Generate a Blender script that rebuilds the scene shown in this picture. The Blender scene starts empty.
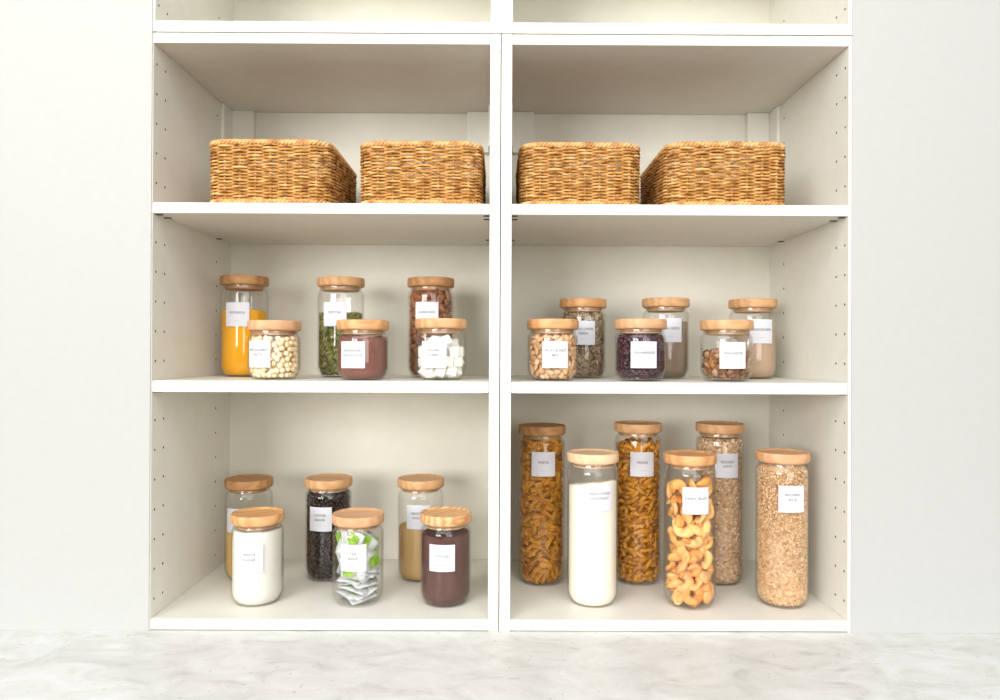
import bpy, bmesh, math, random
import numpy as np
from mathutils import Matrix, Vector, noise
PI = math.pi
C = bpy.context.scene.collection
SC = bpy.context.scene
CAM_Z = 1.45722            # eye height above the room floor; the countertop is at 0.90 m

# ------------------------------------------------------------------ camera
cam_data = bpy.data.cameras.new('camera')
cam = bpy.data.objects.new('camera', cam_data)
C.objects.link(cam)
cam_data.sensor_width = 36.0
cam_data.lens = 25.92
cam_data.clip_start = 0.01
PITCH, ROLL, YAW = 0.00349, -0.00415, -0.00281
R_ = Matrix.Rotation(YAW, 4, 'Z') @ Matrix.Rotation(PITCH, 4, 'X') @ Matrix.Rotation(ROLL, 4, 'Y')
cam.matrix_world = Matrix.Translation((-0.00394, -1.44, CAM_Z)) @ R_ @ Matrix.Rotation(PI / 2, 4, 'X')
SC.camera = cam

# ------------------------------------------------------------------ world, lights, exposure
w = bpy.data.worlds.new('world')
SC.world = w
w.use_nodes = True
_bg = w.node_tree.nodes['Background']                       # soft room light, brighter overhead than at floor level
_tc = w.node_tree.nodes.new('ShaderNodeTexCoord')
_sp = w.node_tree.nodes.new('ShaderNodeSeparateXYZ')
_mr = w.node_tree.nodes.new('ShaderNodeMapRange')
_cr = w.node_tree.nodes.new('ShaderNodeValToRGB')
_mr.inputs['From Min'].default_value = -1
w.node_tree.links.new(_tc.outputs['Generated'], _sp.inputs[0])
w.node_tree.links.new(_sp.outputs['Z'], _mr.inputs['Value'])
w.node_tree.links.new(_mr.outputs[0], _cr.inputs['Fac'])
w.node_tree.links.new(_cr.outputs['Color'], _bg.inputs['Color'])
_e = _cr.color_ramp.elements
_e[0].position, _e[0].color = 0.35, (0.12, 0.115, 0.105, 1)
_e[1].position, _e[1].color = 0.85, (.95, .95, .95, 1)
_m = _e.new(0.52)
_m.color = (0.40, 0.40, 0.40, 1)
_bg.inputs['Strength'].default_value = 1.0


def area_light(name, loc, target, sx, sy, power, col):
    d = bpy.data.lights.new(name, 'AREA')
    d.shape = 'RECTANGLE'
    d.size = sx
    d.size_y = sy
    d.energy = power
    d.color = col
    o = bpy.data.objects.new(name, d)
    C.objects.link(o)
    o.location = loc
    o.rotation_euler = (Vector(target) - Vector(loc)).to_track_quat('-Z', 'Y').to_euler()
    return o


area_light('window_light', (-3.7, -6.3, 2.3), (0.15, 0.1, 1.35), 3.4, 2.5, 450, (1.0, 0.99, 0.975))
area_light('fill_light', (1.7, -4.6, 1.9), (0, 0.1, 1.3), 2.6, 2.0, 88, (1.0, 0.99, 0.975))  # added fill from the right, no known source; evens out the key
area_light('ceiling_light', (-.3, -1.7, 2.85), (0, -.1, 1.0), 3.0, 1.2, 50, (1.0, 1.0, 1.0))
SC.view_settings.view_transform = 'Standard'
SC.view_settings.look = 'None'
SC.view_settings.gamma = 1.0
SC.view_settings.use_curve_mapping = False
SC.view_settings.exposure = -0.12
SC.cycles.transparent_max_bounces = 40
SC.cycles.max_bounces = 12
SC.cycles.diffuse_bounces = 6


# ------------------------------------------------------------------ helpers
def lin(c):
    return tuple(((v / 255) / 12.92 if v / 255 <= 0.04045 else ((v / 255 + 0.055) / 1.055) ** 2.4) for v in c) + (1,)


def mat(name, col, rough=0.5, spec=0.5):
    m = bpy.data.materials.new(name)
    m.use_nodes = True
    b = m.node_tree.nodes['Principled BSDF']
    b.inputs['Base Color'].default_value = lin(col)
    b.inputs['Roughness'].default_value = rough
    b.inputs['Specular IOR Level'].default_value = spec
    return m


def N(m, typ, **kw):
    n = m.node_tree.nodes.new(typ)
    for k, v in kw.items():
        setattr(n, k, v)
    return n


def L(m, a, b):
    m.node_tree.links.new(a, b)


def ramp(m, stops):
    r = N(m, 'ShaderNodeValToRGB')
    e = r.color_ramp.elements
    while len(e) < len(stops):
        e.new(0.5)
    for i, (p, c) in enumerate(stops):
        e[i].position = p
        e[i].color = lin(c)
    return r


def add_bump(m, src, strength, dist):
    b = N(m, 'ShaderNodeBump')
    b.inputs['Strength'].default_value = strength
    b.inputs['Distance'].default_value = dist
    L(m, src, b.inputs['Height'])
    L(m, b.outputs['Normal'], m.node_tree.nodes['Principled BSDF'].inputs['Normal'])


def noise_mat(name, stops, scale, detail=4, rough=0.8, stretch=(1, 1, 1), bump=0.0, bdist=0.001, spec=0.3, voro=False, lo=0.3, hi=0.7):
    m = mat(name, stops[0], rough, spec)
    tc = N(m, 'ShaderNodeTexCoord')
    mp = N(m, 'ShaderNodeMapping')
    mp.inputs['Scale'].default_value = stretch
    L(m, tc.outputs['Object'], mp.inputs['Vector'])
    if voro:
        t = N(m, 'ShaderNodeTexVoronoi')
        t.inputs['Scale'].default_value = scale
        sep = N(m, 'ShaderNodeSeparateColor')
        L(m, t.outputs['Color'], sep.inputs['Color'])
        fac, hgt = sep.outputs[0], t.outputs['Distance']
        lo, hi = 0.0, 1.0
    else:
        t = N(m, 'ShaderNodeTexNoise')
        t.inputs['Scale'].default_value = scale
        t.inputs['Detail'].default_value = detail
        fac = hgt = t.outputs[0]
    L(m, mp.outputs[0], t.inputs['Vector'])
    k = len(stops)
    r = ramp(m, [(lo + (hi - lo) * i / (k - 1), c) for i, c in enumerate(stops)])
    L(m, fac, r.inputs['Fac'])
    L(m, r.outputs['Color'], m.node_tree.nodes['Principled BSDF'].inputs['Base Color'])
    if bump:
        add_bump(m, hgt, bump, bdist)
    return m


def tint_mat(name, stops, rough=0.55, nscale=0, spec=0.4):
    """colour picked per piece: a face attribute on merged pieces plus the object's random number"""
    m = mat(name, stops[0], rough, spec)
    a = N(m, 'ShaderNodeAttribute', attribute_name='tint')
    oi = N(m, 'ShaderNodeObjectInfo')
    s = N(m, 'ShaderNodeMath', operation='ADD')
    f = N(m, 'ShaderNodeMath', operation='FRACT')
    L(m, a.outputs['Fac'], s.inputs[0])
    L(m, oi.outputs['Random'], s.inputs[1])
    L(m, s.outputs[0], f.inputs[0])
    k = len(stops)
    r = ramp(m, [(i / (k - 1), c) for i, c in enumerate(stops)])
    L(m, f.outputs[0], r.inputs['Fac'])
    out = r.outputs['Color']
    if nscale:
        tc = N(m, 'ShaderNodeTexCoord')
        t = N(m, 'ShaderNodeTexNoise')
        t.inputs['Scale'].default_value = nscale
        L(m, tc.outputs['Object'], t.inputs['Vector'])
        add_bump(m, t.outputs[0], 0.5, 0.002)
        mx = N(m, 'ShaderNodeMix', data_type='RGBA', blend_type='MULTIPLY')
        mx.inputs[0].default_value = 0.45
        L(m, out, mx.inputs[6])
        rr = ramp(m, [(0.3, (150, 120, 100)), (0.65, (255, 255, 255))])
        L(m, t.outputs[0], rr.inputs['Fac'])
        L(m, rr.outputs['Color'], mx.inputs[7])
        out = mx.outputs[2]
    L(m, out, m.node_tree.nodes['Principled BSDF'].inputs['Base Color'])
    return m


def wood_mat(name, light, dark, rings=13.0):
    m = mat(name, light, 0.5, 0.35)
    tc = N(m, 'ShaderNodeTexCoord')
    oi = N(m, 'ShaderNodeObjectInfo')
    ml = N(m, 'ShaderNodeMath', operation='MULTIPLY')
    ml.inputs[1].default_value = 5.0
    L(m, oi.outputs['Random'], ml.inputs[0])
    mp = N(m, 'ShaderNodeMapping')
    mp.inputs['Scale'].default_value = (0.35, 1.6, 3.0)
    mp.inputs['Rotation'].default_value = (0.12, 0.1, 0.5)
    L(m, tc.outputs['Object'], mp.inputs['Vector'])
    L(m, ml.outputs[0], mp.inputs['Location'])
    nz = N(m, 'ShaderNodeTexNoise')
    nz.inputs['Scale'].default_value = 14
    nz.inputs['Detail'].default_value = 3
    L(m, mp.outputs[0], nz.inputs['Vector'])
    wv = N(m, 'ShaderNodeTexWave', wave_type='BANDS', bands_direction='Y')
    wv.inputs['Scale'].default_value = rings
    wv.inputs['Distortion'].default_value = 4
    wv.inputs['Detail'].default_value = 3
    wv.inputs['Detail Scale'].default_value = 2.5
    L(m, mp.outputs[0], wv.inputs['Vector'])
    mx = N(m, 'ShaderNodeMath', operation='MULTIPLY_ADD')
    mx.inputs[1].default_value = 0.55
    L(m, wv.outputs['Fac'], mx.inputs[0])
    m2 = N(m, 'ShaderNodeMath', operation='MULTIPLY')
    m2.inputs[1].default_value = 0.5
    L(m, nz.outputs[0], m2.inputs[0])
    L(m, m2.outputs[0], mx.inputs[2])
    r = ramp(m, [(0.1, dark), (0.75, light)])
    L(m, mx.outputs[0], r.inputs['Fac'])
    L(m, r.outputs['Color'], m.node_tree.nodes['Principled BSDF'].inputs['Base Color'])
    return m


def glass_mat():
    m = bpy.data.materials.new('clear_glass')
    m.use_nodes = True
    nt = m.node_tree
    nt.nodes.remove(nt.nodes['Principled BSDF'])
    out = nt.nodes['Material Output']
    lw = N(m, 'ShaderNodeLayerWeight')
    lw.inputs['Blend'].default_value = 0.5
    pw = N(m, 'ShaderNodeMath', operation='POWER')
    pw.inputs[1].default_value = 3.5
    L(m, lw.outputs['Facing'], pw.inputs[0])
    ma = N(m, 'ShaderNodeMath', operation='MULTIPLY_ADD')
    ma.inputs[1].default_value = 0.5
    ma.inputs[2].default_value = 0.03
    L(m, pw.outputs[0], ma.inputs[0])
    cr = ramp(m, [(0.0, (255, 255, 255)), (0.8, (253, 253, 252)), (1.0, (222, 224, 220))])
    L(m, lw.outputs['Facing'], cr.inputs['Fac'])
    tr = N(m, 'ShaderNodeBsdfTransparent')
    L(m, cr.outputs['Color'], tr.inputs['Color'])
    gl = N(m, 'ShaderNodeBsdfGlossy')
    gl.inputs['Roughness'].default_value = 0.04
    mix = N(m, 'ShaderNodeMixShader')
    L(m, ma.outputs[0], mix.inputs[0])
    L(m, tr.outputs[0], mix.inputs[1])
    L(m, gl.outputs[0], mix.inputs[2])
    L(m, mix.outputs[0], out.inputs['Surface'])
    return m


def tag(o, label=None, cat=None, group=None, kind=None):
    if label: o['label'] = label
    if cat: o['category'] = cat
    if group: o['group'] = group
    if kind: o['kind'] = kind
    return o


def empty(name, loc, rz=0):
    o = bpy.data.objects.new(name, None)
    C.objects.link(o)
    o.location = loc
    o.rotation_euler = (0, 0, rz)
    o.empty_display_size = 0.02
    return o


def link(name, me, mats, parent=None, loc=None, smooth=False):
    if not isinstance(mats, (list, tuple)): mats = [mats]
    if not me.materials:
        for m in mats: me.materials.append(m)
    if smooth:
        me.shade_smooth()
    o = bpy.data.objects.new(name, me)
    C.objects.link(o)
    if parent: o.parent = parent
    if loc is not None: o.location = loc
    return o


def from_bm(name, bm):
    me = bpy.data.meshes.new(name)
    bm.normal_update()
    bm.to_mesh(me)
    bm.free()
    return me


def box_bm(bm, x0, x1, y0, y1, z0, z1, bev=0.0008, mi=0):
    r = bmesh.ops.create_cube(bm, size=1)
    vs = r['verts']
    for v in vs:
        v.co = Vector(((x0 + x1) / 2 + v.co.x * (x1 - x0), (y0 + y1) / 2 + v.co.y * (y1 - y0), (z0 + z1) / 2 + v.co.z * (z1 - z0)))
    fs = {f for v in vs for f in v.link_faces}
    for f in fs: f.material_index = mi
    if bev:
        es = list({e for v in vs for e in v.link_edges})
        bmesh.ops.bevel(bm, geom=es, offset=bev, segments=1, affect='EDGES')


def box(name, x0, x1, y0, y1, z0, z1, m, parent=None, bev=0.0008):
    bm = bmesh.new()
    box_bm(bm, x0, x1, y0, y1, z0, z1, bev)
    return link(name, from_bm(name, bm), m, parent)


def lathe(name, prof, segs=48, bumpf=None):
    """profile of (r, z) revolved about Z"""
    verts, faces, rings = [], [], []
    for r, z in prof:
        if r <= 1e-6:
            rings.append([len(verts)])
            verts.append((0, 0, z))
        else:
            ids = []
            for k in range(segs):
                a = 2 * PI * k / segs
                zz = z + (bumpf(r * math.cos(a), r * math.sin(a), r, z) if bumpf else 0)
                ids.append(len(verts))
                verts.append((r * math.cos(a), r * math.sin(a), zz))
            rings.append(ids)
    for a, b in zip(rings[:-1], rings[1:]):
        if len(a) == 1 and len(b) == 1: continue
        for k in range(segs):
            k2 = (k + 1) % segs
            if len(a) == 1: faces.append((a[0], b[k2], b[k]))
            elif len(b) == 1: faces.append((a[k], a[k2], b[0]))
            else: faces.append((a[k], a[k2], b[k2], b[k]))
    me = bpy.data.meshes.new(name)
    me.from_pydata(verts, [], faces)
    bm = bmesh.new()
    bm.from_mesh(me)
    bmesh.ops.recalc_face_normals(bm, faces=bm.faces)
    bm.to_mesh(me)
    bm.free()
    return me


def smooth_by_angle(me, ang=35):
    me.shade_smooth()
    bm = bmesh.new()
    bm.from_mesh(me)
    lim = math.radians(ang)
    for e in bm.edges:
        if len(e.link_faces) == 2 and e.calc_face_angle(0) > lim: e.smooth = False
    bm.to_mesh(me)
    bm.free()
    return me


def tube_arrays(pts, rad, sides, closed):
    """a tube along points; returns numpy verts, list of faces"""
    n = len(pts)
    P = np.array(pts, float)
    if closed: T = np.roll(P, -1, 0) - np.roll(P, 1, 0)
    else: T = np.gradient(P, axis=0)
    T /= np.linalg.norm(T, axis=1)[:, None] + 1e-12
    up = np.array([0, 0, 1.0])
    A = np.cross(T, up)
    bad = np.linalg.norm(A, axis=1) < 0.1
    A[bad] = np.cross(T[bad], np.array([1.0, 0, 0]))
    A /= np.linalg.norm(A, axis=1)[:, None]
    B = np.cross(A, T)
    rad = np.broadcast_to(np.array(rad, float), (n,))
    vs = []
    for k in range(sides):
        a = 2 * PI * k / sides
        vs.append(P + (A * math.cos(a) + B * math.sin(a)) * rad[:, None])
    V = np.stack(vs, 1).reshape(-1, 3)
    F = []
    for i in range(n if closed else n - 1):
        j = (i + 1) % n
        for k in range(sides):
            k2 = (k + 1) % sides
            F.append((i * sides + k, i * sides + k2, j * sides + k2, j * sides + k))
    if not closed:
        F.append(tuple(range(sides))[::-1])
        F.append(tuple((n - 1) * sides + k for k in range(sides)))
    return V, F


class Acc:
    """collects shapes into one mesh"""
    def __init__(self):
        self.v, self.f, self.t, self.n = [], [], [], 0

    def add(self, V, F, tint=0.0):
        self.v.append(np.asarray(V))
        self.f += [tuple(i + self.n for i in f) for f in F]
        self.t += [tint] * len(F)
        self.n += len(V)

    def mesh(self, name, smooth=True):
        me = bpy.data.meshes.new(name)
        V = np.concatenate(self.v)
        me.from_pydata(V.tolist(), [], self.f)
        a = me.attributes.new('tint', 'FLOAT', 'FACE')
        a.data.foreach_set('value', self.t)
        if smooth: me.shade_smooth()
        return me


def arrays(me):
    V = np.array([v.co[:] for v in me.vertices])
    F = [tuple(p.vertices) for p in me.polygons]
    return V, F


# ------------------------------------------------------------------ materials
M = {}
M['laminate'] = noise_mat('white_laminate', [(221, 219, 208), (225, 223, 214)], 30, rough=0.42, bump=0.02, spec=0.4)
M['laminate_back'] = noise_mat('white_back_board', [(217, 214, 201), (221, 218, 206)], 20, rough=0.6, spec=0.3)
M['hole'] = mat('drill_hole_shade', (70, 62, 52), 0.9)  # raw board inside the holes, darkened to stand in for their shade
M['pin'] = mat('dark_steel', (70, 66, 66), 0.4)
M['pin'].node_tree.nodes['Principled BSDF'].inputs['Metallic'].default_value = 0.6
M['wall'] = noise_mat('painted_wall', [(177, 177, 174), (179, 179, 176)], 60, rough=0.85, bump=0.03, spec=0.2)
M['floor'] = noise_mat('grey_floor', [(120, 104, 86), (136, 118, 98)], 3, rough=0.6)
M['glass'] = glass_mat()
M['label'] = mat('white_sticker', (208, 208, 214), 0.55, 0.3)
M['ink'] = mat('grey_ink', (122, 120, 122), 0.8)
M['ink_pale'] = mat('pale_grey_ink', (185, 185, 185), 0.8)
M['seal'] = mat('clear_silicone', (150, 128, 104), 0.4)
WOODS = {
    'tan': wood_mat('tan_beech', (206, 162, 116), (186, 138, 92)),
    'pink': wood_mat('pinkish_beech', (208, 163, 122), (192, 144, 104)),
    'pale': wood_mat('pale_beech', (228, 192, 156), (218, 178, 140)),
    'brown': wood_mat('brown_acacia', (184, 138, 90), (158, 110, 66)),
    'orange': wood_mat('orange_acacia', (212, 162, 110), (184, 130, 82), 12),
    'bold': wood_mat('bold_grained_ash', (222, 178, 128), (180, 124, 76), 16),
}
# wicker
def wicker():
    m = noise_mat('golden_wicker', [(122, 76, 34), (186, 134, 70), (224, 184, 124)], 45, detail=3, rough=0.75, stretch=(1, 1, 4), bump=0.3, bdist=0.001, spec=0.2, lo=0.33, hi=0.68)
    return m
M['wicker'] = wicker()
M['wicker_rim'] = noise_mat('pale_wicker', [(168, 116, 62), (208, 158, 98), (232, 194, 142)], 60, rough=0.55, bump=0.3, spec=0.4, lo=0.33, hi=0.68)


def counter_mat():
    m = mat('pale_concrete_look', (236, 236, 233), 0.4, 0.4)
    tc = N(m, 'ShaderNodeTexCoord')
    mp = N(m, 'ShaderNodeMapping')
    mp.inputs['Scale'].default_value = (1.0, 1.9, 1.0)
    mp.inputs['Rotation'].default_value = (0, 0, 0.5)
    L(m, tc.outputs['Object'], mp.inputs['Vector'])
    n1 = N(m, 'ShaderNodeTexNoise')
    n1.inputs['Scale'].default_value = 7.5
    n1.inputs['Detail'].default_value = 9
    n1.inputs['Roughness'].default_value = 0.62
    n1.inputs['Distortion'].default_value = 1.6
    L(m, mp.outputs[0], n1.inputs['Vector'])
    r = ramp(m, [(0.30, (186, 184, 178)), (0.42, (199, 199, 194)), (0.54, (207, 207, 204)), (0.68, (215, 215, 214))])
    L(m, n1.outputs[0], r.inputs['Fac'])
    n2 = N(m, 'ShaderNodeTexNoise')
    n2.inputs['Scale'].default_value = 95
    n2.inputs['Detail'].default_value = 2
    L(m, tc.outputs['Object'], n2.inputs['Vector'])
    r2 = ramp(m, [(0.24, (176, 172, 166)), (0.33, (255, 255, 255))])
    L(m, n2.outputs[0], r2.inputs['Fac'])
    mx = N(m, 'ShaderNodeMix', data_type='RGBA', blend_type='MULTIPLY')
    mx.inputs[0].default_value = 0.5
    L(m, r.outputs['Color'], mx.inputs[6])
    L(m, r2.outputs['Color'], mx.inputs[7])
    L(m, mx.outputs[2], m.node_tree.nodes['Principled BSDF'].inputs['Base Color'])
    return m


M['counter'] = counter_mat()

# ------------------------------------------------------------------ setting
Zc = CAM_Z
c0, c1, b0, b1, a0, a1 = [Zc + v for v in (-.55722, -.53426, -.08150, -.05900, .27654, .29774)]
T0, T1, U0, U1 = [Zc + v for v in (.61732, .63776, .63962, .66184)]
XL, M1, M2, XR, D = -.69551, -.02172, .02236, .69774, .42068
UTOP = Zc + 1.16
tag(box('floor', -4, 4, -7, 0.6, -0.05, 0, M['floor'], bev=0), kind='structure')  # unseen floor, extended and toned warm to cut light from below
tag(box('wall_back', -3, 3, D + .012, D + .13, 0, 2.75, M['wall'], bev=0), kind='structure')
for nm, xo, xp, xi in (('wall_left', -3, -.7182, -.6972), ('wall_right', 3, .7204, .7032)):
    bm = bmesh.new()
    box_bm(bm, min(xo, xp), max(xo, xp), -.0024, D + .011, c0, 2.75, 0)
    box_bm(bm, min(xp, xi), max(xp, xi), -.0024, -.0002, c0, 2.75, 0)
    tag(link(nm, from_bm(nm, bm), M['wall']), kind='structure')
tag(box('wall_above', -.7181, .7203, -.0001, D + .011, UTOP + .003, 2.75, M['wall'], bev=0), kind='structure')

ct = empty('countertop', (0, 0, 0))
tag(ct, 'pale mottled concrete-look countertop under the white shelving', 'countertop')
box('worktop', -2.4, 2.4, -.46, D, .862, c0 - .0001, M['counter'], ct, .002)
box('base', -2.38, 2.38, -.42, D, 0, .862, M['laminate'], ct, .001)


# ------------------------------------------------------------------ shelving units
HOLE_Y = (.0155, .053, .328)
HOLE_Z = [Zc + .5792 - .0599 * k for k in range(0, 19)]
HOLE_ZU = [Zc + .5792 + .0599 * k for k in range(2, 10)]


def panel(x0, x1, z0, z1, side, zs, parent, y0=0.0, y1=D):
    """side = +1: drilled on the face looking to +X"""
    o = box('side_panel', x0, x1, y0, y1, z0, z1, M['laminate'])
    fx = x1 if side > 0 else x0
    acc = Acc()
    for z in zs:
        if z < z0 + .02 or z > z1 - .02: continue
        for y in HOLE_Y:
            n = 10
            V = []
            for xx in (fx - .009, fx + .009):
                for k in range(n):
                    a = 2 * PI * k / n
                    V.append((xx, y + .0027 * math.cos(a), z + .0027 * math.sin(a)))
            F = [tuple(range(n))[::-1], tuple(range(n, 2 * n))]
            F += [(k, (k + 1) % n, n + (k + 1) % n, n + k) for k in range(n)]
            acc.add(V, F)
    cm = acc.mesh('cut', False)
    cm.materials.append(M['hole'])
    co = bpy.data.objects.new('cut', cm)
    C.objects.link(co)
    o.data.materials.append(M['hole'])
    md = o.modifiers.new('b', 'BOOLEAN')
    md.operation = 'DIFFERENCE'
    md.object = co
    md.solver = 'EXACT'
    md.material_mode = 'TRANSFER'
    dg = bpy.context.evaluated_depsgraph_get()
    me = bpy.data.meshes.new_from_object(o.evaluated_get(dg))
    o.modifiers.clear()
    o.data = me
    bpy.data.objects.remove(co)
    o.parent = parent
    return o


def shelf(xa, xb, z0, z1, parent):
    s = box('shelf', xa + .0008, xb - .0008, .001, D - .001, z0, z1, M['laminate'], parent)
    zp = z0 - .0001
    for y in HOLE_Y:
        for sx, fx in ((1, xa), (-1, xb)):
            bm = bmesh.new()
            xx0, xx1 = sorted((fx + sx * .0002, fx + sx * .013))
            box_bm(bm, xx0, xx1, y - .004, y + .004, zp - .0016, zp, 0.0003)
            link('shelf_pin', from_bm('shelf_pin', bm), M['pin'], s)
    return s


def bracket(x, sx, parent, back):
    """white L-shaped cleat in the top back corner; x = inner face, sx = direction into the unit"""
    bm = bmesh.new()
    z0, z1 = T0 - .105, T0 - .0005
    ya = back - .019
    xx0, xx1 = sorted((x + sx * .0003, x + sx * .0088))
    box_bm(bm, xx0, xx1, ya - .052, back - .0005, z0, z1)
    xx0, xx1 = sorted((x + sx * .009, x + sx * .064))
    box_bm(bm, xx0, xx1, ya, back - .0005, z0, z1)
    link('corner_bracket', from_bm('corner_bracket', bm), M['laminate'], parent)


def unit(x0, xa, xb, x1, label):
    u = empty('shelving_unit', ((xa + xb) / 2, 0, c0))
    u_inv = Matrix.Translation(-u.location)
    panel(x0, xa - .0, c0, T1, 1, HOLE_Z, u)
    panel(xb, x1, c0, T1, -1, HOLE_Z, u)
    box('bottom_panel', xa + .0003, xb - .0003, .0005, D - .001, c0 + .0016, c1, M['laminate'], u)
    box('top_panel', xa + .0003, xb - .0003, .0005, D - .001, T0, T1 - .0002, M['laminate'], u)
    box('back_panel', x0 + .001, x1 - .001, D + .0002, D + .008, c0 + .001, T1 - .001, M['laminate_back'], u, 0)
    shelf(xa, xb, a0, a1, u)
    shelf(xa, xb, b0, b1, u)
    bracket(xa, 1, u, D)
    bracket(xb, -1, u, D)
    for ch in u.children: ch.location = -u.location
    tag(u, label, 'shelving unit', 'lower pantry shelving units')
    return u


def upper(x0, xa, xb, x1, label):
    u = empty('shelving_unit', ((xa + xb) / 2, 0, U0))
    panel(x0, xa, U0, UTOP, 1, HOLE_ZU, u)
    panel(xb, x1, U0, UTOP, -1, HOLE_ZU, u)
    box('bottom_panel', xa + .0003, xb - .0003, .0005, D - .001, U0 + .0002, U1, M['laminate'], u)
    box('top_panel', xa + .0003, xb - .0003, .0005, D - .001, UTOP - .022, UTOP - .0002, M['laminate'], u)
    box('shelf', xa + .0008, xb - .0008, .001, D - .001, U1 + .272, U1 + .293, M['laminate'], u)  # unseen shelf, added to shade the upper back panel from above
    box('back_panel', x0 + .001, x1 - .001, D + .0002, D + .008, U0 + .001, UTOP - .001, M['laminate_back'], u, 0)
    for ch in u.children: ch.location = -u.location
    tag(u, label, 'shelving unit', 'upper pantry shelving units')
    return u


PX = .0009
unit(XL - .0222, XL, M1, -PX, 'left white shelving unit on the countertop, with two baskets on its upper shelf')
unit(PX, M2, XR, XR + .0222, 'right white shelving unit on the countertop, holding tall pasta jars on its floor')
upper(XL - .0195, XL + .003, M1 + .001, .0012, 'white shelving unit stacked on the left unit, cut off by the photo top')
upper(.0018, M2 + .001, XR - .001, XR + .0222, 'white shelving unit stacked on the right unit, cut off by the photo top')


# ------------------------------------------------------------------ baskets
def rrect(hw, hd, r, n):
    """n points evenly spaced on a rounded rectangle, with outward normals"""
    sx, sy = 2 * (hw - r), 2 * (hd - r)
    arc = PI * r / 2
    per = 2 * sx + 2 * sy + 4 * arc
    out = []
    for i in range(n):
        s = per * i / n
        segs = [('l', (-hw + r, -hd), (1, 0), sx, (0, -1)), ('a', (hw - r, -hd + r), -PI / 2, arc, 0),
                ('l', (hw, -hd + r), (0, 1), sy, (1, 0)), ('a', (hw - r, hd - r), 0, arc, 0),
                ('l', (hw - r, hd), (-1, 0), sx, (0, 1)), ('a', (-hw + r, hd - r), PI / 2, arc, 0),
                ('l', (-hw, hd - r), (0, -1), sy, (-1, 0)), ('a', (-hw + r, -hd + r), PI, arc, 0)]
        for k, p, d, ln, nn in segs:
            if s <= ln + 1e-9:
                if k == 'l': out.append((p[0] + d[0] * s, p[1] + d[1] * s, nn[0], nn[1]))
                else:
                    a = d + s / r
                    out.append((p[0] + r * math.cos(a), p[1] + r * math.sin(a), math.cos(a), math.sin(a)))
                break
            s -= ln
        else:
            out.append(out[0])
    return np.array(out)


BW, BD, BH = .1285, .160, .1330
rng = np.random.default_rng(4)


def basket_meshes():
    ns, sub = 34, 10
    n = ns * sub
    body = Acc()
    rows = 34
    for i in range(rows):
        t = i / (rows - 1)
        z = .0125 + t * (BH - .0235)
        taper = -.001 * (1 - t)
        P = rrect(BW - .006 + taper, BD - .006 + taper, .038, n)
        ph = PI * np.arange(n) / sub + (i % 2) * PI
        c = np.cos(ph)
        off = .0034 * np.sign(c) * np.abs(c) ** .6
        jit = np.interp(np.arange(n), np.linspace(0, n, 60), rng.normal(0, .00025, 60))
        jit[-1] = jit[0]
        pts = np.stack([P[:, 0] + P[:, 2] * off, P[:, 1] + P[:, 3] * off, z + jit], 1)
        V, F = tube_arrays(pts, .0023 * (1 + .12 * rng.standard_normal()), 5, True)
        body.add(V, F)
    P0 = rrect(BW - .007, BD - .007, .037, ns)
    P1 = rrect(BW - .006, BD - .006, .038, ns)
    stakes = Acc()
    for k in range(ns):
        k0 = k
        pts = [(P0[k0, 0] * (1 - t) + P1[k0, 0] * t, P0[k0, 1] * (1 - t) + P1[k0, 1] * t, .004 + t * (BH - .008)) for t in (0, .25, .5, .75, 1)]
        V, F = tube_arrays(pts, .0031, 6, False)
        stakes.add(V, F)

    def rope(hw, hd, r, z, rr, tw, strands=3, sr=.0034):
        a = Acc()
        n2 = 560
        P = rrect(hw, hd, r, n2)
        for s in range(strands):
            ph = 2 * PI * tw * np.arange(n2) / n2 + 2 * PI * s / strands
            pts = np.stack([P[:, 0] + P[:, 2] * rr * np.cos(ph), P[:, 1] + P[:, 3] * rr * np.cos(ph), z + rr * np.sin(ph)], 1)
            V, F = tube_arrays(pts, sr, 5, True)
            a.add(V, F)
        return a

    rim = rope(BW - .0065, BD - .0065, .038, BH - .0062, .0031, 44)
    foot = rope(BW - .0065, BD - .0065, .038, .0062, .0030, 44, sr=.0032)
    base = Acc()
    m = 34
    for i in range(m):
        y = -BD + .018 + (2 * BD - .036) * i / (m - 1)
        hx = BW - .014 - max(0, abs(y) - (BD - .045)) * .5
        xs = np.linspace(-hx, hx, 40)
        pts = np.stack([xs, np.full(40, y), .008 + .002 * np.sin(xs * 160 + PI * i)], 1)
        V, F = tube_arrays(pts, .0042, 5, False)
        base.add(V, F)
    return [(nm, a.mesh(nm)) for nm, a in (('woven_side', body), ('stakes', stakes), ('rim', rim), ('foot_braid', foot), ('base', base))]


BM = basket_meshes()
for x, y, rz, sc, lab in (
        (-.4745, .175, .004, 1.01, 'golden woven wicker basket, leftmost on the upper shelf of the left unit'),
        (-.1635, .175, -.004, 1.005, 'golden woven wicker basket on the upper left shelf, next to the centre divider'),
        (.1640, .178, .004, .99, 'golden woven wicker basket on the upper right shelf, next to the centre divider'),
        (.4640, .175, -.004, .995, 'golden woven wicker basket, rightmost on the upper shelf of the right unit')):
    b = empty('wicker_basket', (x, y, a1 + .0004), rz)
    b.scale = (sc, 1, .985 if abs(x) < .2 else 1)
    tag(b, lab, 'basket', 'wicker baskets on the upper shelf')
    for nm, me in BM:
        if not me.materials: me.materials.append(M['wicker_rim'] if nm in ('rim', 'foot_braid') else M['wicker'])
        link(nm, me, M['wicker'], b)

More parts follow.
